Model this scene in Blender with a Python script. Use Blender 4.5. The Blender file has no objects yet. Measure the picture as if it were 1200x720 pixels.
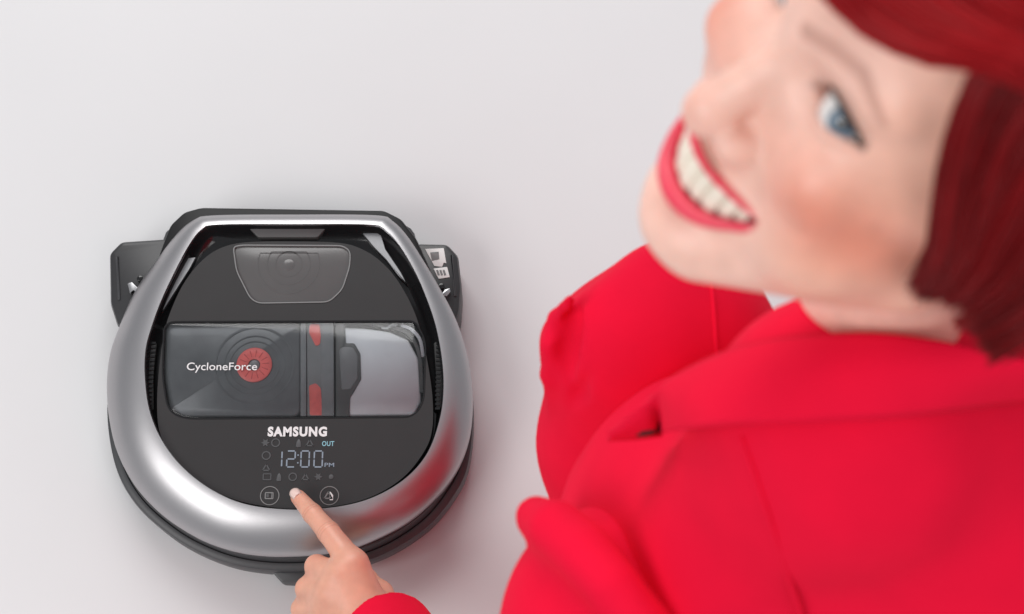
import bpy, bmesh, math, random
import numpy as np
from mathutils import Vector, Matrix

random.seed(5)
rng = np.random.default_rng(5)
SC = bpy.context.scene
COL = SC.collection

# ------------------------------------------------------------------ camera
cam_d = bpy.data.cameras.new('camera')
cam = bpy.data.objects.new('camera', cam_d)
COL.objects.link(cam)
cam.location = (0.20526, -0.39445, 1.53403)
cam.rotation_euler = (math.radians(18), 0, 0)
cam_d.sensor_width = 36
cam_d.lens = 57.0
cam_d.clip_start = 0.02
cam_d.clip_end = 60
cam_d.dof.use_dof = True
cam_d.dof.focus_distance = 1.47
cam_d.dof.aperture_fstop = 7.2
SC.camera = cam

# ------------------------------------------------------------------ light
world = bpy.data.worlds.new('World')
SC.world = world
world.use_nodes = True
world.node_tree.nodes['Background'].inputs[0].default_value = (0.93, 0.95, 1.0, 1)
world.node_tree.nodes['Background'].inputs[1].default_value = 0.40


def area(name, loc, target, sx, sy, power, color):
    l = bpy.data.lights.new(name, 'AREA')
    l.shape = 'RECTANGLE'
    l.size = sx
    l.size_y = sy
    l.energy = power
    l.color = color
    o = bpy.data.objects.new(name, l)
    COL.objects.link(o)
    o.location = loc
    o.rotation_euler = (Vector(target) - Vector(loc)).to_track_quat('-Z', 'Y').to_euler()
    return o


area('key_softbox', (-1.35, -1.0, 1.9), (0.1, 0, 0.2), 1.5, 1.2, 27, (1, 0.985, 0.97))
area('top_softbox', (-0.3, 2.4, 2.3), (0.2, -0.1, 0.2), 2.2, 1.4, 60, (1, 0.99, 0.98))
area('side_fill', (1.3, -1.0, 2.3), (0.4, -0.2, 0.7), 1.3, 1.3, 14, (1, 0.985, 0.97))  # added fill for the jacket's back, hair and right cheek

SC.view_settings.view_transform = 'Standard'
SC.view_settings.look = 'None'
SC.view_settings.exposure = 0.0
SC.view_settings.gamma = 1.0
SC.view_settings.use_curve_mapping = False


# ------------------------------------------------------------------ materials
def mat(name, color, rough=0.5, metal=0.0, spec=0.5, coat=0.0, noise=0.0, nscale=200, bump=0.0, bscale=600,
        attr=None, sss=0.0, sheen=0.0, emit=0.0, aniso=0.0):
    m = bpy.data.materials.new(name)
    m.use_nodes = True
    nt = m.node_tree
    b = nt.nodes['Principled BSDF']
    b.inputs['Base Color'].default_value = (*color, 1)
    b.inputs['Roughness'].default_value = rough
    b.inputs['Metallic'].default_value = metal
    b.inputs['Specular IOR Level'].default_value = spec
    b.inputs['Coat Weight'].default_value = coat
    b.inputs['Coat Roughness'].default_value = 0.06
    tc = nt.nodes.new('ShaderNodeTexCoord')
    if attr:
        a = nt.nodes.new('ShaderNodeAttribute')
        a.attribute_name = attr
        src = a.outputs['Color']
    else:
        rgb = nt.nodes.new('ShaderNodeRGB')
        rgb.outputs[0].default_value = (*color, 1)
        src = rgb.outputs[0]
    if noise > 0:
        n = nt.nodes.new('ShaderNodeTexNoise')
        n.inputs['Scale'].default_value = nscale
        n.inputs['Detail'].default_value = 4
        nt.links.new(tc.outputs['Object'], n.inputs['Vector'])
        mr = nt.nodes.new('ShaderNodeMapRange')
        mr.inputs[1].default_value = 0.25
        mr.inputs[2].default_value = 0.75
        mr.inputs[3].default_value = 1 - noise
        mr.inputs[4].default_value = 1 + noise
        nt.links.new(n.outputs['Fac'], mr.inputs[0])
        mx = nt.nodes.new('ShaderNodeVectorMath')
        mx.operation = 'SCALE'
        nt.links.new(src, mx.inputs[0])
        nt.links.new(mr.outputs[0], mx.inputs['Scale'])
        src = mx.outputs[0]
    nt.links.new(src, b.inputs['Base Color'])
    if bump > 0:
        n2 = nt.nodes.new('ShaderNodeTexNoise')
        n2.inputs['Scale'].default_value = bscale
        n2.inputs['Detail'].default_value = 3
        nt.links.new(tc.outputs['Object'], n2.inputs['Vector'])
        bp = nt.nodes.new('ShaderNodeBump')
        bp.inputs['Strength'].default_value = bump
        bp.inputs['Distance'].default_value = 0.001
        nt.links.new(n2.outputs['Fac'], bp.inputs['Height'])
        nt.links.new(bp.outputs[0], b.inputs['Normal'])
    if sss > 0:
        b.inputs['Subsurface Weight'].default_value = sss
        b.inputs['Subsurface Radius'].default_value = (1, 0.3, 0.18)
        b.inputs['Subsurface Scale'].default_value = 0.006
    if sheen > 0:
        b.inputs['Sheen Weight'].default_value = sheen
        b.inputs['Sheen Roughness'].default_value = 0.4
        b.inputs['Sheen Tint'].default_value = (*[min(1, c + 0.25) for c in color], 1)
    if emit > 0:
        b.inputs['Emission Color'].default_value = (*color, 1)
        b.inputs['Emission Strength'].default_value = emit
    if aniso > 0:
        b.inputs['Anisotropic'].default_value = aniso
    return m


M_floor = mat('pale_seamless_floor', (0.685, 0.68, 0.687), 0.55, noise=0.012, nscale=6, bump=0.02, bscale=900)
M_ring = mat('brushed_silver', (0.47, 0.46, 0.47), 0.37, metal=1.0, noise=0.02, nscale=900, bump=0.02, bscale=2500)
M_base = mat('charcoal_plastic', (0.055, 0.056, 0.06), 0.42, noise=0.06, nscale=300, bump=0.03, bscale=1500)
M_house = mat('dark_housing_plastic', (0.028, 0.028, 0.03), 0.38, noise=0.06, nscale=300, bump=0.03, bscale=1500)
M_black = mat('gloss_black_plastic', (0.012, 0.012, 0.013), 0.13, noise=0.05, nscale=60)
M_bumper = mat('matt_black_bumper', (0.012, 0.012, 0.013), 0.42, spec=0.22, noise=0.05, nscale=60)
M_deep = mat('deep_black_plastic', (0.006, 0.006, 0.006), 0.5, noise=0.05)
M_panel = mat('satin_black_panel', (0.028, 0.0265, 0.027), 0.34, noise=0.04, nscale=40)
M_sensor = mat('smoked_sensor_window', (0.105, 0.102, 0.102), 0.22, noise=0.05, nscale=40)
M_rim = mat('pale_gloss_edge', (0.26, 0.26, 0.26), 0.3, metal=0.3)
M_chrome = mat('chrome_and_reflection', (0.40, 0.40, 0.41), 0.38, metal=1.0, noise=0.03, nscale=300)
M_bin = mat('smoky_grey_bin', (0.155, 0.158, 0.162), 0.3, noise=0.18, nscale=45)
M_bin2 = mat('grey_bin_divider', (0.25, 0.25, 0.252), 0.35, noise=0.06, nscale=90)
M_bin3 = mat('grey_bin_ridge', (0.27, 0.275, 0.28), 0.3, noise=0.1, nscale=90)
M_redp = mat('coral_red_plastic', (0.98, 0.19, 0.17), 0.4, noise=0.08, nscale=200)
M_redd = mat('dull_red_seal', (0.66, 0.10, 0.09), 0.4, noise=0.08, nscale=200)
M_latch = mat('dark_grey_latch', (0.11, 0.108, 0.104), 0.4, noise=0.05)
M_filter = mat('pale_grey_filter', (0.84, 0.85, 0.87), 0.5, noise=0.05, nscale=50)
M_print = mat('white_print', (0.80, 0.80, 0.80), 0.5)
M_dim = mat('dim_display_icon', (0.07, 0.073, 0.077), 0.5)
M_mid = mat('grey_button_print', (0.20, 0.20, 0.20), 0.5)
M_digit = mat('lit_display_digit', (0.20, 0.24, 0.29), 0.5, emit=0.2)
M_cyan = mat('lit_display_text', (0.20, 0.38, 0.44), 0.5, emit=0.4)
M_label = mat('white_sticker', (0.82, 0.82, 0.80), 0.5)
M_grey = mat('grey_sticker_print', (0.20, 0.20, 0.20), 0.6)
M_skin = mat('skin', (0.76, 0.5, 0.42), 0.40, attr='Col', noise=0.07, nscale=90, bump=0.12, bscale=1100, sss=0.22)
M_nail = mat('pale_fingernail', (0.80, 0.60, 0.54), 0.25)
M_tooth = mat('tooth_enamel', (0.84, 0.77, 0.65), 0.22, noise=0.03, nscale=200)
M_eye = mat('eye_surface', (0.8, 0.8, 0.8), 0.08, attr='Col', coat=0.5)
M_mouth = mat('dark_mouth_lining', (0.16, 0.03, 0.03), 0.5)
M_lash = mat('dark_eyelash', (0.03, 0.022, 0.02), 0.6)
M_brow = mat('auburn_eyebrow', (0.36, 0.15, 0.10), 0.6)
M_hair = mat('dyed_red_hair', (0.2, 0.006, 0.013), 0.38, attr='Col', spec=0.14)
M_cloth = mat('red_wool_cloth', (0.79, 0.004, 0.036), 0.85, noise=0.04, nscale=30, bump=0.12, bscale=1400, spec=0.12)
M_notch_shade = mat('dark_red_notch_shade', (0.06, 0.003, 0.006), 0.9, noise=0.05)

# clear cover: mostly see-through with a gloss, so the bin shows below it
M_clear = bpy.data.materials.new('clear_cover')
M_clear.use_nodes = True
_nt = M_clear.node_tree
_nt.nodes.clear()
_o = _nt.nodes.new('ShaderNodeOutputMaterial')
_t = _nt.nodes.new('ShaderNodeBsdfTransparent')
_t.inputs[0].default_value = (0.92, 0.93, 0.94, 1)
_g = _nt.nodes.new('ShaderNodeBsdfGlossy')
_g.inputs['Roughness'].default_value = 0.1
_f = _nt.nodes.new('ShaderNodeFresnel')
_f.inputs[0].default_value = 1.45
_m = _nt.nodes.new('ShaderNodeMixShader')
_nt.links.new(_f.outputs[0], _m.inputs[0])
_nt.links.new(_t.outputs[0], _m.inputs[1])
_nt.links.new(_g.outputs[0], _m.inputs[2])
_nt.links.new(_m.outputs[0], _o.inputs[0])


# ------------------------------------------------------------------ mesh helpers
def link(name, me, m, parent=None, angle=35):
    if m is not None:
        me.materials.append(m)
    me.polygons.foreach_set('use_smooth', [True] * len(me.polygons))
    if angle is not None:
        me.set_sharp_from_angle(angle=math.radians(angle))
    o = bpy.data.objects.new(name, me)
    COL.objects.link(o)
    if parent is not None:
        o.parent = parent
        o.matrix_parent_inverse = Matrix.Identity(4)
    return o


def mesh(name, v, f, m, parent=None, angle=35, colors=None):
    me = bpy.data.meshes.new(name)
    v = np.asarray(v, dtype=float)
    me.from_pydata([tuple(p) for p in v], [], [tuple(int(i) for i in q) for q in f])
    me.update()
    if colors is not None:
        a = me.color_attributes.new('Col', 'FLOAT_COLOR', 'POINT')
        c = np.ones((len(v), 4), dtype=np.float32)
        c[:, :3] = colors
        a.data.foreach_set('color', c.ravel())
    return link(name, me, m, parent, angle)


def smooth_closed(pts, per=14):
    p = np.array(pts, dtype=float)
    n = len(p)
    out = []
    for i in range(n):
        a, b, c, d = p[i - 1], p[i], p[(i + 1) % n], p[(i + 2) % n]
        for t in np.linspace(0, 1, per, endpoint=False):
            out.append(0.5 * ((2 * b) + (-a + c) * t + (2 * a - 5 * b + 4 * c - d) * t * t + (-a + 3 * b - 3 * c + d) * t ** 3))
    return np.array(out)


def smooth_open(pts, n):
    p = np.array(pts, dtype=float)
    p = np.vstack([2 * p[0] - p[1], p, 2 * p[-1] - p[-2]])
    k = len(p) - 3
    out = []
    for u in np.linspace(0, k - 1e-9, n):
        i = int(u)
        t = u - i
        a, b, c, d = p[i], p[i + 1], p[i + 2], p[i + 3]
        out.append(0.5 * ((2 * b) + (-a + c) * t + (2 * a - 5 * b + 4 * c - d) * t * t + (-a + 3 * b - 3 * c + d) * t ** 3))
    return np.array(out)


def radial(poly, c, n):
    """radius of a star-shaped outline at n even angles round c -> (n,2) points"""
    poly = np.asarray(poly) - np.asarray(c)
    th = np.unwrap(np.arctan2(poly[:, 1], poly[:, 0]))
    if th[-1] < th[0]:
        poly, th = poly[::-1], th[::-1]
    r = np.hypot(poly[:, 0], poly[:, 1])
    th0 = np.concatenate([th - 2 * np.pi, th, th + 2 * np.pi])
    rr = np.tile(r, 3)
    o = np.argsort(th0)
    a = np.linspace(-np.pi, np.pi, n, endpoint=False)
    q = np.interp(a, th0[o], rr[o])
    return np.stack([q * np.cos(a), q * np.sin(a)], 1) + np.asarray(c)


def rounded(poly, r, n=5):
    p = np.array(poly, dtype=float)
    if np.sum(p[:, 0] * np.roll(p[:, 1], -1) - np.roll(p[:, 0], -1) * p[:, 1]) < 0:
        p = p[::-1]
    out = []
    k = len(p)
    for i in range(k):
        a, b, c = p[i - 1], p[i], p[(i + 1) % k]
        ri = r[i] if isinstance(r, (list, tuple)) else r
        d1 = min(ri, np.linalg.norm(a - b) * 0.48)
        d2 = min(ri, np.linalg.norm(c - b) * 0.48)
        s = b + (a - b) / np.linalg.norm(a - b) * d1
        e = b + (c - b) / np.linalg.norm(c - b) * d2
        for t in np.linspace(0, 1, n):
            out.append((1 - t) ** 2 * s + 2 * t * (1 - t) * b + t * t * e)
    return np.array(out)


def inset(loop, d):
    p = np.asarray(loop)
    t = np.roll(p, -1, 0) - np.roll(p, 1, 0)
    t /= np.linalg.norm(t, axis=1)[:, None] + 1e-12
    nrm = np.stack([-t[:, 1], t[:, 0]], 1)          # inward when counter-clockwise
    return p + nrm * d


def ccw(p):
    p = np.asarray(p, dtype=float)
    if np.sum(p[:, 0] * np.roll(p[:, 1], -1) - np.roll(p[:, 0], -1) * p[:, 1]) < 0:
        return p[::-1]
    return p


def loft(loops, cap0=False, cap1=False):
    n = len(loops[0])
    v = np.vstack(loops)
    f = []
    for k in range(len(loops) - 1):
        for i in range(n):
            j = (i + 1) % n
            f.append((k * n + i, k * n + j, (k + 1) * n + j, (k + 1) * n + i))
    if cap0:
        f.append(tuple(range(n))[::-1])
    if cap1:
        b = (len(loops) - 1) * n
        f.append(tuple(b + i for i in range(n)))
    return v, f


def z3(loop, z):
    loop = np.asarray(loop)
    return np.column_stack([loop, np.full(len(loop), z) if np.isscalar(z) else z])


def prism(name, loop, z0, z1, m, parent, bev=0.001, angle=35):
    l = ccw(loop)
    v, f = loft([z3(l, z0), z3(l, z1 - bev), z3(inset(l, bev * 0.3), z1 - bev * 0.3), z3(inset(l, bev), z1)], True, True)
    return mesh(name, v, f, m, parent, angle)


def ring_band(name, loop, w, z0, z1, m, parent):
    l = ccw(loop)
    i = inset(l, w)
    v, f = loft([z3(l, z0), z3(l, z1), z3(i, z1), z3(i, z0), z3(l, z0)])
    return mesh(name, v, f, m, parent)


def plate_with_hole(name, outer, holes, z, thick, m, parent):
    bm = bmesh.new()
    es = []
    for lp in [outer] + holes:
        vs = [bm.verts.new((p[0], p[1], z)) for p in lp]
        for i in range(len(vs)):
            es.append(bm.edges.new((vs[i], vs[(i + 1) % len(vs)])))
    bmesh.ops.triangle_fill(bm, edges=es, use_beauty=True, use_dissolve=False)
    bmesh.ops.recalc_face_normals(bm, faces=bm.faces)
    for f_ in bm.faces:
        if f_.normal.z < 0:
            f_.normal_flip()
    r = bmesh.ops.extrude_edge_only(bm, edges=[e for e in bm.edges if e.is_boundary])
    bmesh.ops.translate(bm, vec=(0, 0, -thick), verts=[g for g in r['geom'] if isinstance(g, bmesh.types.BMVert)])
    bmesh.ops.recalc_face_normals(bm, faces=bm.faces)
    me = bpy.data.meshes.new(name)
    bm.to_mesh(me)
    bm.free()
    return link(name, me, m, parent, 30)


def circle(c, r, n=40):
    a = np.linspace(0, 2 * np.pi, n, endpoint=False)
    return np.stack([c[0] + r * np.cos(a), c[1] + r * np.sin(a)], 1)


def tube_mesh(pts, radii, sides=8, close=True):
    pts = np.asarray(pts, dtype=float)
    n = len(pts)
    radii = np.full(n, radii) if np.isscalar(radii) else np.asarray(radii)
    t = np.gradient(pts, axis=0)
    t /= np.linalg.norm(t, axis=1)[:, None] + 1e-12
    ref = np.array([0.31, 0.17, 0.93])
    a = np.cross(t, ref)
    a /= np.linalg.norm(a, axis=1)[:, None] + 1e-12
    b = np.cross(t, a)
    loops = []
    for i in range(n):
        ang = np.linspace(0, 2 * np.pi, sides, endpoint=False)
        loops.append(pts[i] + radii[i] * (np.cos(ang)[:, None] * a[i] + np.sin(ang)[:, None] * b[i]))
    return loft(loops, close, close)


def text_mesh(name, body, cx, cy, z, width, height, m, parent, bold=0.0, thick=0.0003, shear=0.0):
    cu = bpy.data.curves.new(name, 'FONT')
    cu.body = body
    cu.size = 1
    cu.offset = bold
    cu.shear = shear
    cu.space_character = 1.0 + bold * 3.5
    cu.resolution_u = 4
    o = bpy.data.objects.new(name, cu)
    COL.objects.link(o)
    dg = bpy.context.evaluated_depsgraph_get()
    me = bpy.data.meshes.new_from_object(o.evaluated_get(dg))
    bpy.data.objects.remove(o)
    bpy.data.curves.remove(cu)
    me.name = name
    co = np.zeros(len(me.vertices) * 3)
    me.vertices.foreach_get('co', co)
    co = co.reshape(-1, 3)
    lo, hi = co.min(0), co.max(0)
    co[:, 0] = (co[:, 0] - (lo[0] + hi[0]) / 2) / (hi[0] - lo[0]) * width + cx
    co[:, 1] = (co[:, 1] - (lo[1] + hi[1]) / 2) / (hi[1] - lo[1]) * height + cy
    co[:, 2] = z
    me.vertices.foreach_set('co', co.ravel())
    me.materials.clear()
    bm = bmesh.new()
    bm.from_mesh(me)
    for f_ in bm.faces:
        f_.normal_update()
        if f_.normal.z < 0:
            f_.normal_flip()
    r = bmesh.ops.extrude_face_region(bm, geom=bm.faces[:])
    bmesh.ops.translate(bm, vec=(0, 0, thick), verts=[g for g in r['geom'] if isinstance(g, bmesh.types.BMVert)])
    bmesh.ops.recalc_face_normals(bm, faces=bm.faces)
    bm.to_mesh(me)
    bm.free()
    return link(name, me, m, parent, 30)


def empty(name, loc, label, cat):
    o = bpy.data.objects.new(name, None)
    COL.objects.link(o)
    o.location = loc
    o.empty_display_size = 0.05
    o['label'] = label
    o['category'] = cat
    return o


# ------------------------------------------------------------------ signed-distance modelling
def ell(P, c, r):
    q = [(P[i] - c[i]) / r[i] for i in range(3)]
    k0 = np.sqrt(q[0] ** 2 + q[1] ** 2 + q[2] ** 2)
    k1 = np.sqrt((q[0] / r[0]) ** 2 + (q[1] / r[1]) ** 2 + (q[2] / r[2]) ** 2) + 1e-9
    return k0 * (k0 - 1) / k1


def sph(P, c, r):
    return np.sqrt((P[0] - c[0]) ** 2 + (P[1] - c[1]) ** 2 + (P[2] - c[2]) ** 2) - r


def cap(P, a, b, ra, rb):
    d = [b[i] - a[i] for i in range(3)]
    l2 = d[0] ** 2 + d[1] ** 2 + d[2] ** 2 + 1e-12
    t = ((P[0] - a[0]) * d[0] + (P[1] - a[1]) * d[1] + (P[2] - a[2]) * d[2]) / l2
    t = np.clip(t, 0, 1)
    return np.sqrt((P[0] - a[0] - t * d[0]) ** 2 + (P[1] - a[1] - t * d[1]) ** 2 + (P[2] - a[2] - t * d[2]) ** 2) - (ra + (rb - ra) * t)


def chain(P, pts, rad, k=0.0):
    f = None
    for i in range(len(pts) - 1):
        g = cap(P, pts[i], pts[i + 1], rad[i], rad[i + 1])
        f = g if f is None else (np.minimum(f, g) if k == 0 else smin(f, g, k))
    return f


def smin(a, b, k):
    h = np.clip(0.5 + 0.5 * (b - a) / k, 0, 1)
    return b * (1 - h) + a * h - k * h * (1 - h)


def smax(a, b, k):
    return -smin(-a, -b, k)


def nets(F, org, h, smooth=1):
    """naive surface nets of a sampled field -> verts, quads"""
    s = F < 0
    nx, ny, nz = F.shape
    cnt = np.zeros((nx - 1, ny - 1, nz - 1), dtype=np.int8)
    for a in (0, 1):
        for b in (0, 1):
            for c in (0, 1):
                cnt += s[a:nx - 1 + a, b:ny - 1 + b, c:nz - 1 + c]
    act = np.argwhere((cnt > 0) & (cnt < 8))
    idx = -np.ones((nx - 1, ny - 1, nz - 1), dtype=np.int64)
    idx[act[:, 0], act[:, 1], act[:, 2]] = np.arange(len(act))
    acc = np.zeros((len(act), 3))
    num = np.zeros(len(act))
    corners = [(a, b, c) for a in (0, 1) for b in (0, 1) for c in (0, 1)]
    val = {c: F[act[:, 0] + c[0], act[:, 1] + c[1], act[:, 2] + c[2]] for c in corners}
    for c in corners:
        for ax in range(3):
            if c[ax] == 0:
                d = list(c)
                d[ax] = 1
                d = tuple(d)
                v0, v1 = val[c], val[d]
                m_ = (v0 < 0) != (v1 < 0)
                t = v0[m_] / (v0[m_] - v1[m_])
                p = np.tile(np.array(c, dtype=float), (m_.sum(), 1))
                p[:, ax] += t
                acc[m_] += p
                num[m_] += 1
    v = (act + acc / num[:, None]) * h + np.asarray(org)
    quads = []
    for ax in range(3):
        u, w = [(1, 2), (2, 0), (0, 1)][ax]
        sl0 = [slice(1, -1)] * 3
        sl1 = [slice(1, -1)] * 3
        sl0[ax] = slice(0, -1)
        sl1[ax] = slice(1, None)
        A, B = s[tuple(sl0)], s[tuple(sl1)]
        e = np.argwhere(A != B)
        flip = A[e[:, 0], e[:, 1], e[:, 2]]
        off = np.ones(3, dtype=int)
        off[ax] = 0
        e = e + off
        du = np.zeros(3, dtype=int)
        du[u] = 1
        dw = np.zeros(3, dtype=int)
        dw[w] = 1
        g = lambda q: idx[q[:, 0], q[:, 1], q[:, 2]]
        q = np.stack([g(e - du - dw), g(e - dw), g(e), g(e - du)], 1)
        q[~flip] = q[~flip][:, ::-1]
        quads.append(q)
    q = np.vstack(quads)
    q = q[(q >= 0).all(1)]
    for _ in range(smooth):
        sm = np.zeros_like(v)
        n_ = np.zeros(len(v))
        for i in range(4):
            a, b = q[:, i], q[:, (i + 1) % 4]
            for ax in range(3):
                sm[:, ax] += np.bincount(a, v[b, ax], len(v)) + np.bincount(b, v[a, ax], len(v))
            n_ += np.bincount(a, minlength=len(v)) + np.bincount(b, minlength=len(v))
        v = 0.5 * v + 0.5 * sm / np.maximum(n_, 1)[:, None]
    return v, q


def field_mesh(fn, lo, hi, h, smooth=1):
    ax = [np.arange(lo[i], hi[i] + h, h, dtype=np.float32) for i in range(3)]
    P = (ax[0][:, None, None], ax[1][None, :, None], ax[2][None, None, :])
    F = fn(P)
    F = np.broadcast_to(F, (len(ax[0]), len(ax[1]), len(ax[2])))
    return nets(F, [a[0] for a in ax], h, smooth)


def fast_mesh(name, v, q, m, parent, colors=None, angle=None):
    me = bpy.data.meshes.new(name)
    me.vertices.add(len(v))
    me.vertices.foreach_set('co', np.asarray(v, dtype=np.float32).ravel())
    k = q.shape[1]
    me.loops.add(len(q) * k)
    me.loops.foreach_set('vertex_index', q.astype(np.int32).ravel())
    me.polygons.add(len(q))
    me.polygons.foreach_set('loop_start', np.arange(0, len(q) * k, k, dtype=np.int32))
    me.update(calc_edges=True)
    me.validate()
    if colors is not None:
        a = me.color_attributes.new('Col', 'FLOAT_COLOR', 'POINT')
        c = np.ones((len(v), 4), dtype=np.float32)
        c[:, :3] = colors
        a.data.foreach_set('color', c.ravel())
    return link(name, me, m, parent, angle)


# ------------------------------------------------------------------ floor
fl = mesh('floor', [(-6, -6, 0), (6, -6, 0), (6, 6, 0), (-6, 6, 0)], [(0, 1, 2, 3)], M_floor)
fl['kind'] = 'structure'

# ------------------------------------------------------------------ robot vacuum
VAC = empty('robot_vacuum', (0, 0, 0), 'silver and black robot vacuum cleaner on the pale floor, display touched by a finger', 'robot vacuum')
CEN = (0.0013,0.0112,0.0800)
CEN = CEN[:2]
NA = 220

ring_out = smooth_closed([(-0.0043,0.1729),(0.0738,0.1725),(0.0895,0.1672),(0.1038,0.1523),(0.1206,0.1262)] + [(0.1370,0.0983),(0.1511,0.0710)] + [(0.1617,0.0411),(0.1676,0.0101)] + [(0.1688,-0.0172),(0.1655,-0.0451),(0.1554,-0.0727),(0.1375,-0.0984),(0.1120,-0.1222),(0.0803,-0.1395),(0.0494,-0.1497),(0.0068,-0.1543),(-0.0362,-0.1520),(-0.0758,-0.1403),(-0.1123,-0.1190),(-0.1417,-0.0912),(-0.1616,-0.0581)] + [(-0.1722,-0.0253),(-0.1772,0.0076),(-0.1763,0.0386)] + [(-0.1687,0.0660),(-0.1566,0.1001)] + [(-0.1385,0.1279),(-0.1183,0.1558),(-0.1026,0.1681),(-0.0848,0.1725)])
ring_in = smooth_closed([(-0.0028,0.1595),(0.0706,0.1590),(0.0847,0.1529),(0.0980,0.1382),(0.1131,0.1124),(0.1249,0.0851),(0.1341,0.0574),(0.1401,0.0266),(0.1421,-0.0022),(0.1393,-0.0306),(0.1288,-0.0627),(0.1098,-0.0865),(0.0823,-0.1038),(0.0509,-0.1131),(0.0086,-0.1163),(-0.0340,-0.1116),(-0.0664,-0.0983),(-0.0948,-0.0770),(-0.1160,-0.0507),(-0.1289,-0.0225),(-0.1350,0.0085),(-0.1361,0.0349),(-0.1320,0.0574),(-0.1249,0.0826),(-0.1146,0.1098),(-0.1026,0.1373),(-0.0914,0.1538),(-0.0762,0.1590)])
base_o = smooth_closed([(-0.0148,0.1815),(0.0953,0.1788),(0.1144,0.1473),(0.1402,0.1030),(0.1599,0.0509),(0.1686,-0.0087),(0.1649,-0.0635),(0.1508,-0.0954),(0.1256,-0.1252),(0.0864,-0.1499),(0.0471,-0.1610),(-0.0002,-0.1650),(-0.0438,-0.1610),(-0.0801,-0.1492),(-0.1130,-0.1308),(-0.1470,-0.1011),(-0.1690,-0.0635),(-0.1805,-0.0087),(-0.1754,0.0423),(-0.1616,0.1030),(-0.1412,0.1473),(-0.1230,0.1778)])
RO = radial(ring_out, CEN, NA)
RI = radial(ring_in, CEN, NA)
BO = radial(base_o, CEN, NA)


def toward(loop, d):
    v = np.asarray(CEN) - loop
    l = np.linalg.norm(v, axis=1)[:, None]
    return loop + v / l * d


v, f = loft([z3(toward(BO, .012), .006), z3(toward(BO, .003), .010), z3(BO, .018), z3(BO, .034), z3(toward(BO, .001), .0385),
             z3(toward(BO, .004), .0405), z3(toward(BO, .0075), .0405), z3(toward(BO, .0085), .039), z3(toward(BO, .010), .056)], True, True)
mesh('base_body', v, f, M_base, VAC, 40)
# silver arch
WID = np.linalg.norm(RI - RO, axis=1)
us = [0.0, 0.012, 0.03, 0.055, 0.085, 0.12, .17, .23, .30, .38, .47, .56, .65, .74, .83, .91, .97, 1.0]
uf = np.linspace(0, 1, 401)
th_ = np.radians(np.where(uf < .12, 76 - (76 - 47) * (uf / .12) ** .5, 47 - 41 * ((uf - .12) / .88)))
gi = np.concatenate([[0], np.cumsum((np.tan(th_[1:]) + np.tan(th_[:-1])) / 2 * np.diff(uf))])
drop = .030 * np.minimum(1, WID / .042)
loops = [z3(toward(RO, .006), .046), z3(toward(RO, .0008), .047)]
for u in us:
    zz = .0856 - drop * (1 - np.interp(u, uf, gi) / gi[-1])
    loops.append(z3(RO + (RI - RO) * u, zz))
loops += [z3(toward(RI, .0004), .0850), z3(toward(RI, .0005), .074)]
v, f = loft(loops)
mesh('silver_trim', v, f, M_ring, VAC, 50)
# rear bumper frame
rf = rounded([(-0.1132,0.1800),(-0.0969,0.1849),(0.0808,0.1818),(0.0976,0.1729),(0.1129,0.1526),(0.1283,0.1176),(0.1074,0.0961),(-0.1169,0.0961),(-0.1389,0.1194),(-0.1297,0.1535),(-0.1256,0.1667)], .004)
prism('rear_bumper', rf, .012, .066, M_bumper, VAC, .003)
# brush housings either side of the arch
HL = rounded([(-0.1866,0.1427),(-0.1759,0.1551),(-0.1237,0.1587),(-0.1178,0.0671),(-0.1726,0.0671),(-0.1818,0.0912)], .004)
hl = prism('brush_housing', HL, .006, .052, M_house, VAC, .005)
HR = rounded([(0.1038,0.1533),(0.1420,0.1525),(0.1530,0.1401),(0.1566,0.1086),(0.1552,0.0826),(0.1496,0.0671),(0.1055,0.0671)], .004)
hr = prism('brush_housing', HR, .006, .052, M_house, VAC, .005)
for L, side in (([(-0.1790,0.1375),(-0.1766,0.1392),(-0.1716,0.0939),(-0.1741,0.0939)], hl), ([(0.1456,0.1410),(0.1481,0.1392),(0.1519,0.0973),(0.1494,0.0973)], hr)):
    prism('edge_ridge', rounded(L, .001), .050, .0535, M_base, side, .001)
prism('metal_clip', rounded([(-0.1644,0.1086),(-0.1604,0.1104),(-0.1534,0.1034),(-0.1546,0.0983),(-0.1582,0.1017),(-0.1612,0.0983)], .0006), .050, .0585, M_chrome, hl, .0005)
prism('clip_screw', circle([(-0.1534,0.1147)][0], .003, 16), .050, .057, M_black, hl, .0008)
prism('metal_clip', rounded([(0.1374,0.0974),(0.1406,0.1026),(0.1455,0.1043),(0.1463,0.1008),(0.1423,0.0957)], .0006), .050, .0585, M_chrome, hr, .0005)
prism('clip_screw', circle([(0.1373,0.1069)][0], .003, 16), .050, .057, M_black, hr, .0008)
st = prism('sticker', rounded([(0.1207,0.1462),(0.1389,0.1471),(0.1416,0.1313),(0.1391,0.1322),(0.1375,0.1278),(0.1300,0.1287)], .0006), .0522, .0527, M_label, hr, .0001)
prism('sticker_patch', rounded([(0.1257,0.1426),(0.1340,0.1434),(0.1349,0.1355),(0.1275,0.1338)], .0004), .0527, .0529, M_grey, st, .0001)
st = prism('sticker', rounded([(0.1292,0.1260),(0.1424,0.1278),(0.1451,0.1173),(0.1344,0.1155)], .0006), .0522, .0527, M_label, hr, .0001)
for i in range(3):
    prism('sticker_patch', [(0.1318,0.1241),(0.1338,0.1244),(0.1356,0.1189),(0.1335,0.1185)] + np.array((i * .0031, .0003)), .0527, .0529, M_grey, st, .0001)
# front bumper foot
prism('bumper_foot', rounded([(-0.0237,-0.1507),(0.0240,-0.1507),(0.0200,-0.1713),(0.0090,-0.1737),(-0.0084,-0.1729),(-0.0167,-0.1642)], .003), .008, .030, M_base, VAC, .002)

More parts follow.
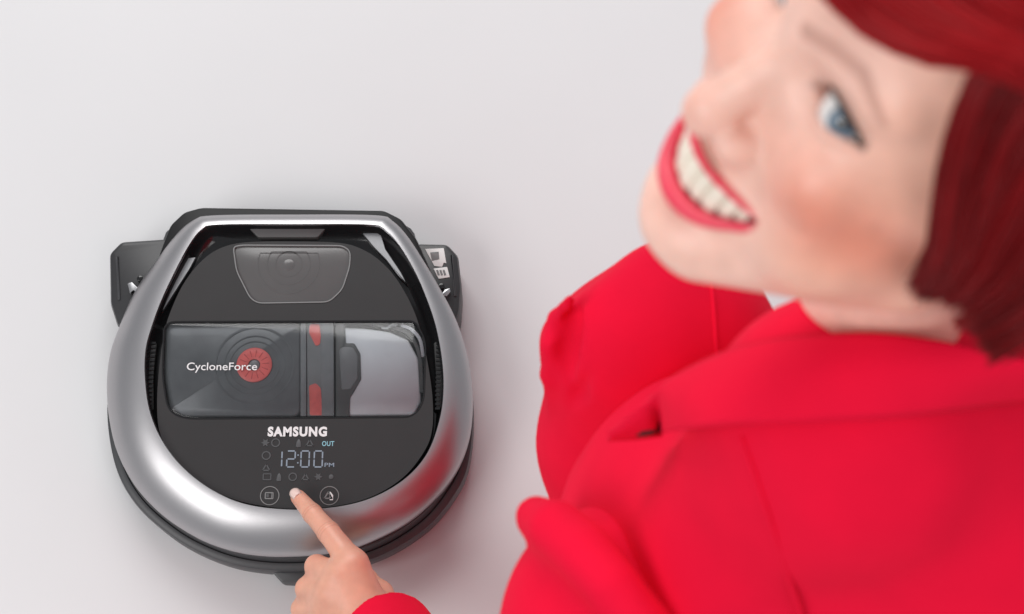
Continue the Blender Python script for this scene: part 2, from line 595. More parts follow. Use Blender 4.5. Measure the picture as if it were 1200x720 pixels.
# inner bowl between arch and panel
pan_o = smooth_closed([(0.0081,-0.1143),(0.0505,-0.1108),(0.0812,-0.1014),(0.1072,-0.0840),(0.1247,-0.0610),(0.1315,-0.0417),(0.1318,-0.0134),(0.1273,0.0195),(0.1204,0.0511),(0.1120,0.0763),(0.0985,0.1018),(0.0835,0.1207),(0.0653,0.1345),(0.0422,0.1423),(-0.0027,0.1440),(-0.0491,0.1431),(-0.0732,0.1371),(-0.0904,0.1241),(-0.1053,0.1027),(-0.1157,0.0763),(-0.1213,0.0511),(-0.1236,0.0145),(-0.1230,-0.0182),(-0.1190,-0.0425),(-0.1073,-0.0650),(-0.0914,-0.0817),(-0.0648,-0.0982),(-0.0340,-0.1092)])
PO = radial(pan_o, CEN, NA)
RIo = RI + (PO - RI) * 0.0
v, f = loft([z3(toward(RI, -.0005), .0835), z3(RI + (PO - RI) * .08, .0800), z3(RI + (PO - RI) * .22, .0735), z3(RI + (PO - RI) * .45, .0690), z3(RI + (PO - RI) * .7, .0672), z3(RI + (PO - RI) * 1.12, .0672)])
mesh('inner_bowl', v, f, M_black, VAC, 40)

# flat control panel with window cut-outs
win = rounded([(-0.1212,0.0628),(0.1138,0.0637),(0.1237,0.0444),(0.1231,-0.0134),(0.1139,-0.0280),(-0.0978,-0.0296),(-0.1125,-0.0215),(-0.1194,0.0112)], [.010, .012, .014, .010, .010, .010, .006, .010], 7)
eye = rounded([(-0.0619,0.1388),(-0.0539,0.1410),(0.0439,0.1405),(0.0519,0.1345),(0.0519,0.1189),(0.0454,0.0950),(0.0329,0.0822),(-0.0347,0.0810),(-0.0430,0.0865),(-0.0573,0.1138)], .006, 5)
plate_with_hole('control_panel', ccw(PO), [ccw(win)[::-1], ccw(eye)[::-1]], .0795, .006, M_panel, VAC)
# side vents
for L in ([(-0.1348,0.0459),(-0.1282,0.0442),(-0.1293,0.0126),(-0.1269,-0.0218),(-0.1319,-0.0186),(-0.1357,0.0126)], [(0.1315,0.0442),(0.1363,0.0459),(0.1407,0.0126),(0.1396,-0.0186),(0.1349,-0.0218),(0.1344,0.0126)]):
    vent = prism('side_vent', rounded(L, .002), .066, .0755, M_deep, VAC, .0008)
    L = np.array(L)
    y0, y1 = L[:, 1].min(), L[:, 1].max()
    xm = L[:, 0].mean()
    vv, ff = [], []
    for i in range(16):
        y = y0 + (y1 - y0) * (i + .5) / 16
        b0 = len(vv)
        for dz in (.0752, .0766):
            vv += [(xm - .0022, y - .0010, dz), (xm + .0022, y - .0010, dz), (xm + .0022, y + .0010, dz), (xm - .0022, y + .0010, dz)]
        ff += [(b0 + 4, b0 + 5, b0 + 6, b0 + 7)] + [(b0 + k, b0 + (k + 1) % 4, b0 + 4 + (k + 1) % 4, b0 + 4 + k) for k in range(4)]
    mesh('vent_ribs', vv, ff, M_black, vent)
# top sensor strip and silver plates standing in for reflections on the bowl
prism('front_sensor', rounded([(-0.0478,0.1591),(0.0268,0.1587),(0.0189,0.1491),(-0.0375,0.1491)], .002), .066, .0775, M_sensor, VAC, .0008)
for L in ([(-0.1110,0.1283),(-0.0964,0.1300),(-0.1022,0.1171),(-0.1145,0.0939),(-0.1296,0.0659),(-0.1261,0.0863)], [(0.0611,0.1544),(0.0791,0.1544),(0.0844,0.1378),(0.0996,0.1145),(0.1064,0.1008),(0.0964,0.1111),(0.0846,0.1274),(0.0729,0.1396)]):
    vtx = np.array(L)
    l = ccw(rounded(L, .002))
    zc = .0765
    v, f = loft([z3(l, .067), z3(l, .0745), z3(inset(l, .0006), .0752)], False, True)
    mesh('bowl_reflection', v, f, M_chrome, VAC)

# camera window
ew = prism('camera_window', inset(ccw(eye), .0004), .070, .0785, M_sensor, VAC, .0008)
ring_band('window_rim', inset(ccw(eye), .0003), .0011, .0780, .0802, M_rim, ew)
cc = np.array((-0.0074,0.1215,0.0800))
for i, r in enumerate((.030, .021, .013)):
    ring_band('lens_ring', [p for p in circle(cc[:2], r, 48) if p[1] < cc[1] + .014 or r < .02], .0010, .0783, .0787, M_sensor, ew)
prism('camera_lens', circle(cc[:2] + np.array((0, -.001)), .006, 28), .078, .0787, M_sensor, ew, .0005)

# dust bin under the clear cover
wl = inset(ccw(win), -.0008)
v, f = loft([z3(wl, .060), z3(wl, .0762)], True, False)
db = mesh('dust_bin', v, f, M_deep, VAC, 30)
chamb = rounded([(-0.1215,0.0635),(0.0057,0.0635),(0.0093,-0.0271),(-0.0981,-0.0271),(-0.1120,-0.0202),(-0.1193,0.0126)], [.009, .001, .001, .009, .006, .009], 6)
prism('cyclone_chamber', chamb, .061, .0752, M_bin, db, .0022, 50)
cy = np.array((-0.0356,0.0223,0.0760))[:2]
for r, w in ((.0380, .0022), (.0290, .0012), (.0235, .0010)):
    ring_band('chamber_ridge', circle(cy, r, 72), w, .0748, .0757, M_bin, db)
ro, ri = circle(cy, .0166, 60), circle(cy, .0056, 60)
v, f = loft([z3(ro, .075), z3(ro, .0768), z3(circle(cy, .0157, 60), .0774), z3(circle(cy, .0066, 60), .0774), z3(ri, .0768), z3(ri, .075)])
rr = mesh('red_ring', v, f, M_redp, db, 40)
prism('ring_hub', circle(cy, .0050, 30), .0748, .0762, M_bin3, db, .001)
for k in range(14):
    a = k * 2 * math.pi / 14 + .1
    c_ = cy + .0108 * np.array((math.cos(a), math.sin(a)))
    d_ = np.array((math.cos(a), math.sin(a)))
    e_ = np.array((-d_[1], d_[0]))
    prism('ring_slot', [c_ - d_ * .0032 - e_ * .0003, c_ + d_ * .0032 - e_ * .0005, c_ + d_ * .0032 + e_ * .0005, c_ - d_ * .0032 + e_ * .0003], .0772, .0776, M_redd, rr, .0001)
prism('bin_divider', [(0.0057,0.0634),(0.0114,0.0634),(0.0149,-0.0268),(0.0094,-0.0268)], .061, .0762, M_bin3, db, .0008)
prism('bin_divider', [(0.0119,0.0634),(0.0363,0.0634),(0.0398,-0.0268),(0.0157,-0.0268)], .061, .0758, M_bin2, db, .0008)
prism('bin_divider', [(0.0254,0.0634),(0.0371,0.0634),(0.0406,-0.0268),(0.0291,-0.0268)], .0755, .0766, M_bin3, db, .0005)
prism('red_stripe', rounded([(0.0147,0.0624),(0.0239,0.0624),(0.0256,0.0506),(0.0251,0.0422),(0.0211,0.0406),(0.0177,0.0473),(0.0142,0.0540)], .002), .0752, .0764, M_redp, db, .0005)
prism('red_stripe', rounded([(0.0162,0.0024),(0.0225,0.0049),(0.0274,-0.0000),(0.0299,-0.0262),(0.0181,-0.0262)], .002), .0752, .0764, M_redp, db, .0005)
lt = prism('bin_latch', rounded([(0.0389,0.0629),(0.0477,0.0629),(0.0492,0.0436),(0.0572,0.0436),(0.0631,0.0336),(0.0646,0.0088),(0.0578,-0.0044),(0.0548,-0.0093),(0.0546,-0.0272),(0.0423,-0.0272)], .0015), .062, .0768, M_latch, db, .001)
prism('latch_grip', rounded([(0.0431,0.0365),(0.0470,0.0398),(0.0566,0.0390),(0.0609,0.0315),(0.0615,0.0092),(0.0555,-0.0015),(0.0468,-0.0023)], .002), .0765, .0777, M_bin2, lt, .0008)
fc = rounded([(0.0429,0.0599),(0.0646,0.0590),(0.0888,0.0557),(0.1075,0.0473),(0.1174,0.0289),(0.1205,-0.0123),(0.1144,-0.0253),(0.0457,-0.0262)], .002)
prism('filter_chamber', fc, .062, .0745, M_filter, db, .002, 50)


def bar_path(name, pts, w, z0, z1, m, parent):
    p = smooth_open(pts, 28)
    t = np.gradient(p, axis=0)
    t /= np.linalg.norm(t, axis=1)[:, None]
    n_ = np.stack([-t[:, 1], t[:, 0]], 1)
    sec = []
    for k in range(len(p)):
        a, b = p[k] + n_[k] * w / 2, p[k] - n_[k] * w / 2
        sec.append(np.array([(a[0], a[1], z0), (b[0], b[1], z0), (b[0], b[1], z1), (a[0], a[1], z1)]))
    v, f = loft(sec, True, True)
    return mesh(name, v, f, m, parent, 30)


bar_path('chamber_frame', [(0.0734,0.0624),(0.0911,0.0599),(0.1073,0.0531),(0.1164,0.0389),(0.1200,0.0190),(0.1212,-0.0041)], .0030, .0725, .0757, M_latch, db)
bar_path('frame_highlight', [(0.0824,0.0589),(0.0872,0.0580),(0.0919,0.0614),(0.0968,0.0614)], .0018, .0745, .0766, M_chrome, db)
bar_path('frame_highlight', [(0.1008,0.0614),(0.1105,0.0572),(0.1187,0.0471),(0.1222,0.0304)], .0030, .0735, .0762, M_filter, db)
# clear cover, a thin pane just below the panel face
v, f = loft([z3(inset(ccw(win), .0003), .0778), z3(inset(ccw(win), .0003), .0786), z3(inset(ccw(win), .0015), .0792)], True, True)
cv = mesh('clear_cover', v, f, M_clear, VAC, 30)
p = (-0.0651,0.0188,0.0795)
text_mesh('cyclone_lettering', 'CycloneForce', p[0], p[1], .0793, .0655, .0098, M_print, cv, .004)
# a gasket line round the window
ring_band('window_gasket', inset(ccw(win), -.0014), .0012, .0790, .0799, M_black, VAC)

# display print
PZT = .0797
p = (0.0078,-0.0425,0.0800)
text_mesh('maker_lettering', 'SAMSUNG', p[0], p[1], PZT, .0545, .0094, M_print, VAC, .05)


def seg_digit(px, py, segs, w=.0088, h=.0162):
    t = .0013
    s = .0011
    V, Fc = [], []

    def bar(x0, y0, x1, y1):
        b0 = len(V)
        for zz in (PZT, PZT + .0003):
            V.extend([(x0, y0, zz), (x1, y0, zz), (x1, y1, zz), (x0, y1, zz)])
        Fc.append((b0 + 4, b0 + 5, b0 + 6, b0 + 7))
        for k in range(4):
            Fc.append((b0 + k, b0 + (k + 1) % 4, b0 + 4 + (k + 1) % 4, b0 + 4 + k))
    x, y = px - w / 2, py - h / 2
    g = .0006
    if 'a' in segs: bar(x + t, y + h - t, x + w - t, y + h)
    if 'd' in segs: bar(x + t, y, x + w - t, y + t)
    if 'g' in segs: bar(x + t, y + h / 2 - t / 2, x + w - t, y + h / 2 + t / 2)
    if 'f' in segs: bar(x, y + h / 2 + g, x + t, y + h - t)
    if 'e' in segs: bar(x, y + t, x + t, y + h / 2 - g)
    if 'b' in segs: bar(x + w - t, y + h / 2 + g, x + w, y + h - t)
    if 'c' in segs: bar(x + w - t, y + t, x + w, y + h / 2 - g)
    if ':' in segs:
        bar(px - t / 2, py + h * .18, px + t / 2, py + h * .18 + t)
        bar(px - t / 2, py - h * .18 - t, px + t / 2, py - h * .18)
    o = mesh('display_digit', V, Fc, M_digit, VAC)
    o.data.shade_flat() if hasattr(o.data, 'shade_flat') else None


for (x, y), sg in zip([(-0.0091,-0.0682),(0.0030,-0.0682),(0.0094,-0.0682),(0.0159,-0.0682),(0.0280,-0.0682)], ('bc', 'abged', ':', 'abcdef', 'abcdef')):
    seg_digit(x, y, sg)
p = (0.0383,-0.0737,0.0800)
text_mesh('display_text', 'PM', p[0], p[1], PZT, .0088, .0038, M_digit, VAC, .01)
p = (0.0365,-0.0538,0.0800)
text_mesh('display_text', 'OUT', p[0], p[1], PZT, .0112, .0046, M_cyan, VAC, .012)


def icon(x, y, kind, m=M_dim, s=.0042, parent=VAC, name='display_icon'):
    if kind == 'ring':
        return ring_band(name, circle((x, y), s, 24), s * .28, PZT, PZT + .0003, m, parent)
    if kind == 'box':
        return ring_band(name, rounded([(x - s, y - s * .8), (x + s, y - s * .8), (x + s, y + s * .8), (x - s, y + s * .8)], s * .3), s * .25, PZT, PZT + .0003, m, parent)
    if kind == 'dot':
        return prism(name, circle((x, y), s * .55, 18), PZT, PZT + .0003, m, parent, .0001)
    if kind == 'drop':
        return prism(name, rounded([(x - s * .6, y - s), (x + s * .6, y - s), (x + s * .45, y + s * .3), (x, y + s), (x - s * .45, y + s * .3)], s * .4), PZT, PZT + .0003, m, parent, .0001)
    if kind == 'star':
        a = np.arange(12) * math.pi / 6
        r = np.where(np.arange(12) % 2 == 0, s, s * .5)
        return prism(name, np.stack([x + r * np.cos(a), y + r * np.sin(a)], 1), PZT, PZT + .0003, m, parent, .0001)
    if kind == 'tri':
        return ring_band(name, rounded([(x - s, y - s * .8), (x + s, y - s * .8), (x, y + s)], s * .3), s * .3, PZT, PZT + .0003, m, parent)


for (x, y), k in zip([(-0.0211,-0.0530),(-0.0117,-0.0530),(0.0094,-0.0530),(0.0196,-0.0530),(-0.0198,-0.0650),(-0.0193,-0.0761)], ('star', 'ring', 'drop', 'tri', 'ring', 'tri')):
    icon(x, y, k)
for (x, y), k in zip([(-0.0181,-0.0848),(-0.0072,-0.0848),(0.0053,-0.0848),(0.0169,-0.0848),(0.0286,-0.0848),(0.0403,-0.0848)], ('box', 'drop', 'ring', 'tri', 'star', 'dot')):
    icon(x, y, k, s=.0040)
for (x, y), k in zip([(-0.0149,-0.1022),(0.0393,-0.1022)], (0, 1)):
    b_ = ring_band('touch_button', circle((x, y), .0088, 44), .0008, PZT, PZT + .0003, M_mid, VAC)
    if k == 0:
        icon(x - .0005, y, 'box', M_mid, .0040, b_, 'button_symbol')
        prism('button_symbol', [(x + .0016, y - .0022), (x + .0030, y - .0022), (x + .0030, y + .0022), (x + .0016, y + .0022)], PZT, PZT + .0003, M_mid, b_, .0001)
        prism('button_symbol', [(x - .0030, y - .0016), (x - .0006, y - .0016), (x - .0006, y + .0016), (x - .0030, y + .0016)], PZT, PZT + .0003, M_dim, b_, .0001)
    else:
        icon(x - .001, y + .0004, 'tri', M_mid, .0045, b_, 'button_symbol')
        prism('button_symbol', [(x + .0004, y - .0042), (x + .0034, y - .0042), (x + .0034, y + .0006), (x + .0004, y + .0040)], PZT, PZT + .0003, M_print, b_, .0001)

# ------------------------------------------------------------------ person
# head frame: x her left, y up, z out of the face; millimetres from the point between the eyes
HO = np.array([0.31285362, -0.11376153, 0.98761790])
HW = np.array([[0.1604896216, 0.4342186795, -0.8863956339], [-0.9453044187, 0.3259879391, -0.0114638380], [0.2839764733, 0.8397535364, 0.4627865174]])


def to_world(p):
    return HO + (np.asarray(p) * .001) @ HW.T


EYE_C = (31.5, -1.0, -14.0)


def lid_curves(x):
    u = np.clip((np.abs(x) - 31.6) / 14.4, -1, 1)
    yc = -2.2 + 1.3 * (u + 1)
    w = 1 - u * u
    return yc + 7.0 * w ** .7, yc - 4.3 * w ** .8, u


MU = 35.5


def mouth_curves(x):
    u = np.clip(np.abs(x) / MU, 0, 1)
    top = -64.5 + 3.2 * u ** 2
    bot = -80.3 + 18.7 * u ** 2.7
    return top, bot, u


def lip_pts(upper):
    pts, rad = [], []
    for s in np.linspace(0, 1, 9):
        x = s * MU
        t, b, u = mouth_curves(x)
        zc = 8.8 - 17.0 * s ** 2
        if upper:
            pts.append((x, float(t) + 1.0 + .8 * (1 - s), zc - 1.2))
            rad.append(1.3 * (1 - s) ** .6 + 1.1)
        else:
            pts.append((x, float(b) - 3.5 * (1 - s ** 2) ** .6 - .4, zc - 1.5))
            rad.append(3.4 * (1 - s ** 2) ** .5 + 1.4)
    return pts, rad


UP, UR = lip_pts(True)
LP, LR = lip_pts(False)


def skew(v):
    """the smile pulls the far cheek a little forward"""
    v = np.array(v, dtype=float)
    v[:, 2] -= .13 * v[:, 0] * np.exp(-((v[:, 1] + 42) / 26) ** 2) * np.clip((v[:, 2] + 90) / 60, 0, 1)
    return v


def head_field(P):
    x, y, z = P
    ax = np.abs(x)
    Q = (ax, y, z)
    f = ell(Q, (0, 35, -78), (73, 83, 93))
    f = smin(f, ell(Q, (0, -22, -50), (62, 74, 52)), 18)
    f = smin(f, ell(Q, (0, -62, -28.5), (42, 39, 31.5)), 11)
    f = smin(f, cap(Q, (13, -100, -15), (50, -60, -72), 18.5, 16), 14)
    f = smin(f, ell(Q, (0, -105, -10), (16, 16.5, 17)), 11)
    f = smin(f, ell(Q, (39, -31, -14), (19, 18, 17)), 11)           # cheek apple
    f = smin(f, cap(Q, (42, -18, -23), (62, -14, -52), 10, 10), 16)   # cheekbone
    f = smin(f, ell(Q, (44, -57, -38), (17, 22, 26)), 16)
    f = smin(f, cap(Q, (46, -44, -40), (59, -42, -78), 16, 13), 18)
    f = smin(f, cap(Q, (6, 17, -2), (46, 21, -15), 9, 8), 10)       # brow
    f = smin(f, cap(Q, (0, -60, -108), (0, -152, -150), 42, 37), 9)  # neck
    # sockets
    f = smax(f, -ell(Q, (30, -1, 8), (17, 11, 15)), 10)
    # nose
    n = cap(Q, (0, 4, -4), (0, -38, 13.2), 8.6, 9.0)
    n = smin(n, sph(Q, (0, -43.5, 14.0), 10.2), 5)
    n = smin(n, ell(Q, (13.0, -45.5, 4.5), (7.6, 7.4, 9.2)), 4.0)
    n = smax(n, -ell(Q, (7.6, -53.0, 8.0), (4.0, 4.6, 6.0)), 1.5)
    f = smin(f, n, 6)
    # lids
    lid = sph(Q, EYE_C, 13.6)
    f = smin(f, lid, 4.5)
    tu, tl, u = lid_curves(x)
    op = np.maximum(np.maximum(y - tu, tl - y), ax - 46.2)
    op = np.maximum(op, 17.0 - ax)
    op = np.maximum(op, -19 - z)
    f = smax(f, -op, 1.2)
    f = np.minimum(f, np.maximum(sph(Q, EYE_C, 11.2), 0 * f - 5))
    # mouth
    mt, mb, um = mouth_curves(x)
    mo = np.maximum(np.maximum(y - mt, mb - y), ax - MU)
    mo = np.maximum(mo, (-20 - 18 * um ** 2) - z)
    lips = smin(chain(Q, UP, UR), chain(Q, LP, LR), .5)
    f = smin(f, lips, 3.0)
    f = smax(f, -mo, 1.6)
    # ear
    e = ell(Q, (73, -14, -92), (7, 28, 17))
    e = smin(e, sph(Q, (70, -38, -82), 8.5), 6)
    f = smin(f, e, 5)
    return f


def head_mesh(h=1.25):
    lo, hi = (-82, -192, -186), (82, 125, 34)
    ax = [np.arange(lo[i] + (h / 2 if i == 0 else 0), hi[i], h, dtype=np.float32) for i in range(3)]
    xs = np.arange(h / 2, 82, h, dtype=np.float32)
    F = head_field((xs[:, None, None], ax[1][None, :, None], ax[2][None, None, :]))
    F = np.concatenate([F[::-1], F], 0)
    return nets(F, (-xs[-1], ax[1][0], ax[2][0]), h, 2)


SKIN = np.array((0.86, 0.525, 0.43))


def head_colors(v):
    x, y, z = v[:, 0], v[:, 1], v[:, 2]
    ax = np.abs(x)
    Q = (ax, y, z)
    c = np.tile(SKIN, (len(v), 1))

    def blend(c, w, col):
        w = np.clip(w, 0, 1)[:, None]
        return c * (1 - w) + np.array(col) * w
    c = blend(c, .75 * np.clip((ax - 38) / 22, 0, 1) * np.clip((y + 150) / 40, 0, 1), (0.86, 0.455, 0.33))  # warm tone of the shaded temple and jaw painted into the skin
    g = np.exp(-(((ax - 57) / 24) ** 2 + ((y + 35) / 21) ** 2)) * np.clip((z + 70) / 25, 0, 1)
    c = blend(c, .78 * g, (0.74, 0.22, 0.14))  # cheek blush, widened to carry the shaded cheek's orange as well
    g = np.exp(-((ax / 12) ** 2 + ((y + 44) / 10) ** 2)) * (z > 5)
    c = blend(c, .25 * g, (0.72, 0.28, 0.22))
    g = np.exp(-(((ax - 7.6) / 4.5) ** 2 + ((y + 50.5) / 3.4) ** 2 + ((z - 8) / 7) ** 2))
    c = blend(c, .8 * g, (0.20, 0.05, 0.04))
    # brows
    Q2 = (ax, y, 0 * z)
    bd = chain(Q2, [(11, 15.5, 0), (25, 22, 0), (37, 25, 0), (51, 16.5, 0)], [2.6, 2.8, 2.4, 1.2])
    front = z > -30
    c = blend(c, np.clip(.42 - bd / 3.2, 0, .5) * front, (0.36, 0.15, 0.11))
    # eye make-up
    tu, tl, u = lid_curves(x)
    ins = (ax > 16) & (ax < 49) & (z > -30)
    dl = np.abs(y - tu)
    c = blend(c, np.exp(-(np.clip(y - tu, 0, 30) / 5.0) ** 2) * .30 * ins * (y > tu - 3), (0.40, 0.22, 0.19))
    c = blend(c, np.clip(1.3 - dl / 1.6, 0, 1) * .7 * np.clip((ax - 17) / 14, .25, 1) * ins, (0.05, 0.03, 0.03))
    c = blend(c, np.clip(1.1 - np.abs(y - tl) / 1.7, 0, 1) * .5 * ins * (ax > 26), (0.16, 0.09, 0.08))
    # lips
    d = np.minimum(chain(Q, UP, UR), chain(Q, LP, LR))
    c = blend(c, np.clip(1.0 - (d - 0.2) / 1.0, 0, 1) * (z > -26), (0.78, 0.05, 0.095))
    mt, mb, um = mouth_curves(x)
    inside = (y < mt - .5) & (y > mb + .5) & (ax < MU - 1) & (z < 3 - 22 * um ** 2) & (z > -42)
    c = blend(c, inside * 1.0, (0.22, 0.03, 0.03))
    return c


hv, hq = head_mesh()
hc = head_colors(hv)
hv = to_world(skew(hv))

# hand (her left, index out, other fingers folded)
FT, FD, FP_, FM = [(0.0130,-0.1066,0.0940),(0.0274,-0.1231,0.1039),(0.0438,-0.1421,0.1156),(0.0674,-0.1722,0.1258)]
MM, MP, MD, MT = [(0.0560,-0.1827,0.1266),(0.0332,-0.1705,0.1053),(0.0329,-0.1730,0.0824),(0.0471,-0.1765,0.0855)]
RM, RP, RD, RT = [(0.0484,-0.1964,0.1200),(0.0244,-0.1885,0.0953),(0.0249,-0.1914,0.0733),(0.0409,-0.1937,0.0788)]
LM, LP_, LD, LT = [(0.0433,-0.2097,0.1094),(0.0191,-0.2049,0.0836),(0.0201,-0.2086,0.0656),(0.0343,-0.2091,0.0696)]
TC, TM, TI, TT = [(0.0932,-0.2130,0.0999),(0.0875,-0.1939,0.0914),(0.0740,-0.1786,0.0795),(0.0551,-0.1719,0.0754)]
WR = (0.0874,-0.2295,0.1156)
WR2 = (0.1173,-0.2769,0.1317)


def hand_field(P):
    k = .004
    f = cap(P, WR2, WR, .026, .0255)
    palm = cap(P, WR, FM, .0215, .0135)
    palm = smin(palm, cap(P, WR, MM, .021, .0140), .012)
    palm = smin(palm, cap(P, WR, RM, .021, .0130), .012)
    palm = smin(palm, cap(P, WR, LM, .020, .0120), .012)
    f = smin(f, palm, .015)
    f = smin(f, chain(P, [WR, TC, TM, TI, TT], [.018, .018, .0125, .0100, .0070], .006), .010)
    idx = chain(P, [FM, FP_, FD, FT], [.0122, .0098, .0086, .0070], .003)
    f = smin(f, idx, .006)
    f = smin(f, chain(P, [MM, MP, MD, MT], [.0125, .0105, .0090, .0075], .002), .0035)
    f = smin(f, chain(P, [RM, RP, RD, RT], [.0120, .0105, .0085, .0070], .002), .008)
    f = smin(f, chain(P, [LM, LP_, LD, LT], [.0110, .0098, .0080, .0062], .002), .008)
    return f


allp = np.array([FT, FD, FP_, FM, MP, MD, RP, RD, LP_, LD, TC, TM, TT, WR, WR2])
dv, dq = field_mesh(hand_field, allp.min(0) - .03, allp.max(0) + .03, .0011, 2)
dc = np.tile(np.array((0.74, 0.375, 0.265)), (len(dv), 1))


def near(p, r, v=dv):
    return np.exp(-(np.linalg.norm(v - np.asarray(p), axis=1) / r) ** 2)[:, None]


for p, r, w in ((FT, .010, .4), (MP, .012, .45), (FM, .012, .4), (RP, .010, .4), (FP_, .008, .4), (FD, .006, .3)):
    g = near(p, r) * w
    dc = dc * (1 - g) + np.array((0.66, 0.27, 0.20)) * g

axf = (np.array(FD) - np.array(FP_)) / np.linalg.norm(np.array(FD) - np.array(FP_))
for p, n_ in ((FP_, 3), (FD, 2)):
    t = (dv - np.array(p)) @ axf
    inr = np.linalg.norm(dv - np.array(p), axis=1) < .016
    for q in range(n_):
        g = (np.exp(-((t - (q - (n_ - 1) / 2) * .0026) / .0007) ** 2) * inr * .35)[:, None]
        dc = dc * (1 - g) + np.array((0.42, 0.15, 0.10)) * g

# hidden body inside the clothes: torso, arm and seat as one coarse shell
NB = np.array((0.376, -0.164, 0.770))
ELB = np.array((0.1752,-0.3662,0.2920))
SHL = np.array((0.2736,-0.3086,0.5998))
SHR = np.array((0.3179,-0.0874,0.5087))
HIP = np.array((0.47, -0.20, 0.28))
CHE = np.array((0.37, -0.17, 0.60))


def body_field(P):
    f = cap(P, NB - np.array((0, 0, .06)), CHE, .03, .03)
    f = smin(f, cap(P, CHE, HIP, .03, .08), .03)
    f = smin(f, cap(P, NB - np.array((0, 0, .10)), SHL, .035, .035), .02)
    f = smin(f, chain(P, [SHL, ELB, np.array(WR2)], [.040, .036, .025]), .02)
    return f


bv, bq = field_mesh(body_field, (0.03, -0.50, 0.06), (0.66, 0.14, 0.88), .008, 1)
bc = np.tile(SKIN, (len(bv), 1))
V = np.vstack([hv, dv, bv])
Qd = np.vstack([hq, dq + len(hv), bq + len(hv) + len(dv)])
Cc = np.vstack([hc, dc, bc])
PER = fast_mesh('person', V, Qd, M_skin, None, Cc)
PER['label'] = 'smiling person in red suit with short red hair, reaching a finger down to the vacuum'
PER['category'] = 'person'

# fingernail on the index
FTn, FDn = np.array(FT), np.array(FD)
ax_ = (FTn - FDn) / np.linalg.norm(FTn - FDn)
upn = np.array((0, 0, 1.0)) - ax_ * ax_[2]
upn /= np.linalg.norm(upn)
sd = np.cross(ax_, upn)
vv, ff = [], []
for i in range(7):
    for j in range(7):
        a = -1 + 2 * i / 6
        b = -1 + 2 * j / 6
        wdt = .0046 * (1 - .25 * max(0, b) ** 2 - .1 * max(0, -b))
        vv.append(FTn + ax_ * (.0022 + b * .0052) + sd * a * wdt + upn * (.0073 - .0024 * a * a - .0016 * max(0, b + .2) ** 2))
for i in range(6):
    for j in range(6):
        ff.append((i * 7 + j, i * 7 + j + 1, (i + 1) * 7 + j + 1, (i + 1) * 7 + j))
nl = mesh('fingernail', vv, ff, M_nail, PER, None)
sol = nl.modifiers.new('thickness', 'SOLIDIFY')
sol.thickness = .0007

# eyes
for sx in (1, -1):
    c = np.array((EYE_C[0] * sx, EYE_C[1], EYE_C[2]))
    g = np.array((.66, .17, .73)) if sx > 0 else np.array((.50, .24, .82))
    g /= np.linalg.norm(g)
    a = np.cross(g, (0, 1, 0))
    a /= np.linalg.norm(a)
    b = np.cross(g, a)
    loops, cols = [], []
    angs = list(np.radians([.01, 6, 11, 11.5, 14, 20, 26, 28.5, 29.5, 31, 36, 45, 60, 80, 100, 120, 140, 160, 179.9]))
    for t in angs:
        ph = np.linspace(0, 2 * np.pi, 40, endpoint=False)
        R_ = 12.15 + (.55 * max(0, 1 - (t / math.radians(30)) ** 2))
        loops.append(c + R_ * (np.cos(t) * g + np.sin(t) * (np.cos(ph)[:, None] * a + np.sin(ph)[:, None] * b)))
        d = math.degrees(t)
        col = (0.008, 0.008, 0.01) if d < 11.2 else (0.16, 0.23, 0.30) if d < 24 else (0.06, 0.09, 0.13) if d < 29 else (0.80, 0.78, 0.76)
        cols += [col] * 40
    v, f = loft(loops, True, True)
    mesh('eye', to_world(v), f, M_eye, PER, None, np.array(cols))
    # lashes along the upper lid
    xs = np.linspace(19, 47.5, 22)
    tu, tl, u = lid_curves(xs)
    vv, ff = [], []
    for i, xx in enumerate(xs):
        y0 = tu[i] + .2
        rad2 = 13.9 ** 2 - (xx - EYE_C[0]) ** 2 - (y0 - EYE_C[1]) ** 2
        z0 = EYE_C[2] + math.sqrt(max(rad2, 4))
        ln = 1.0 + 4.6 * i / 21
        vv += [(sx * xx, y0 + .2 + .5 * i / 21, z0 - .3), (sx * xx, y0 - .2 - .5 * i / 21, z0 + .2), (sx * (xx + ln * .45), y0 + ln * .25, z0 + ln * .75), (sx * (xx + ln * .45), y0 + ln * .25 + .5, z0 + ln * .7)]
    for i in range(21):
        o = i * 4
        for k in range(4):
            ff.append((o + k, o + (k + 1) % 4, o + 4 + (k + 1) % 4, o + 4 + k))
    mesh('eyelash', to_world(vv), ff, M_lash, PER, None)

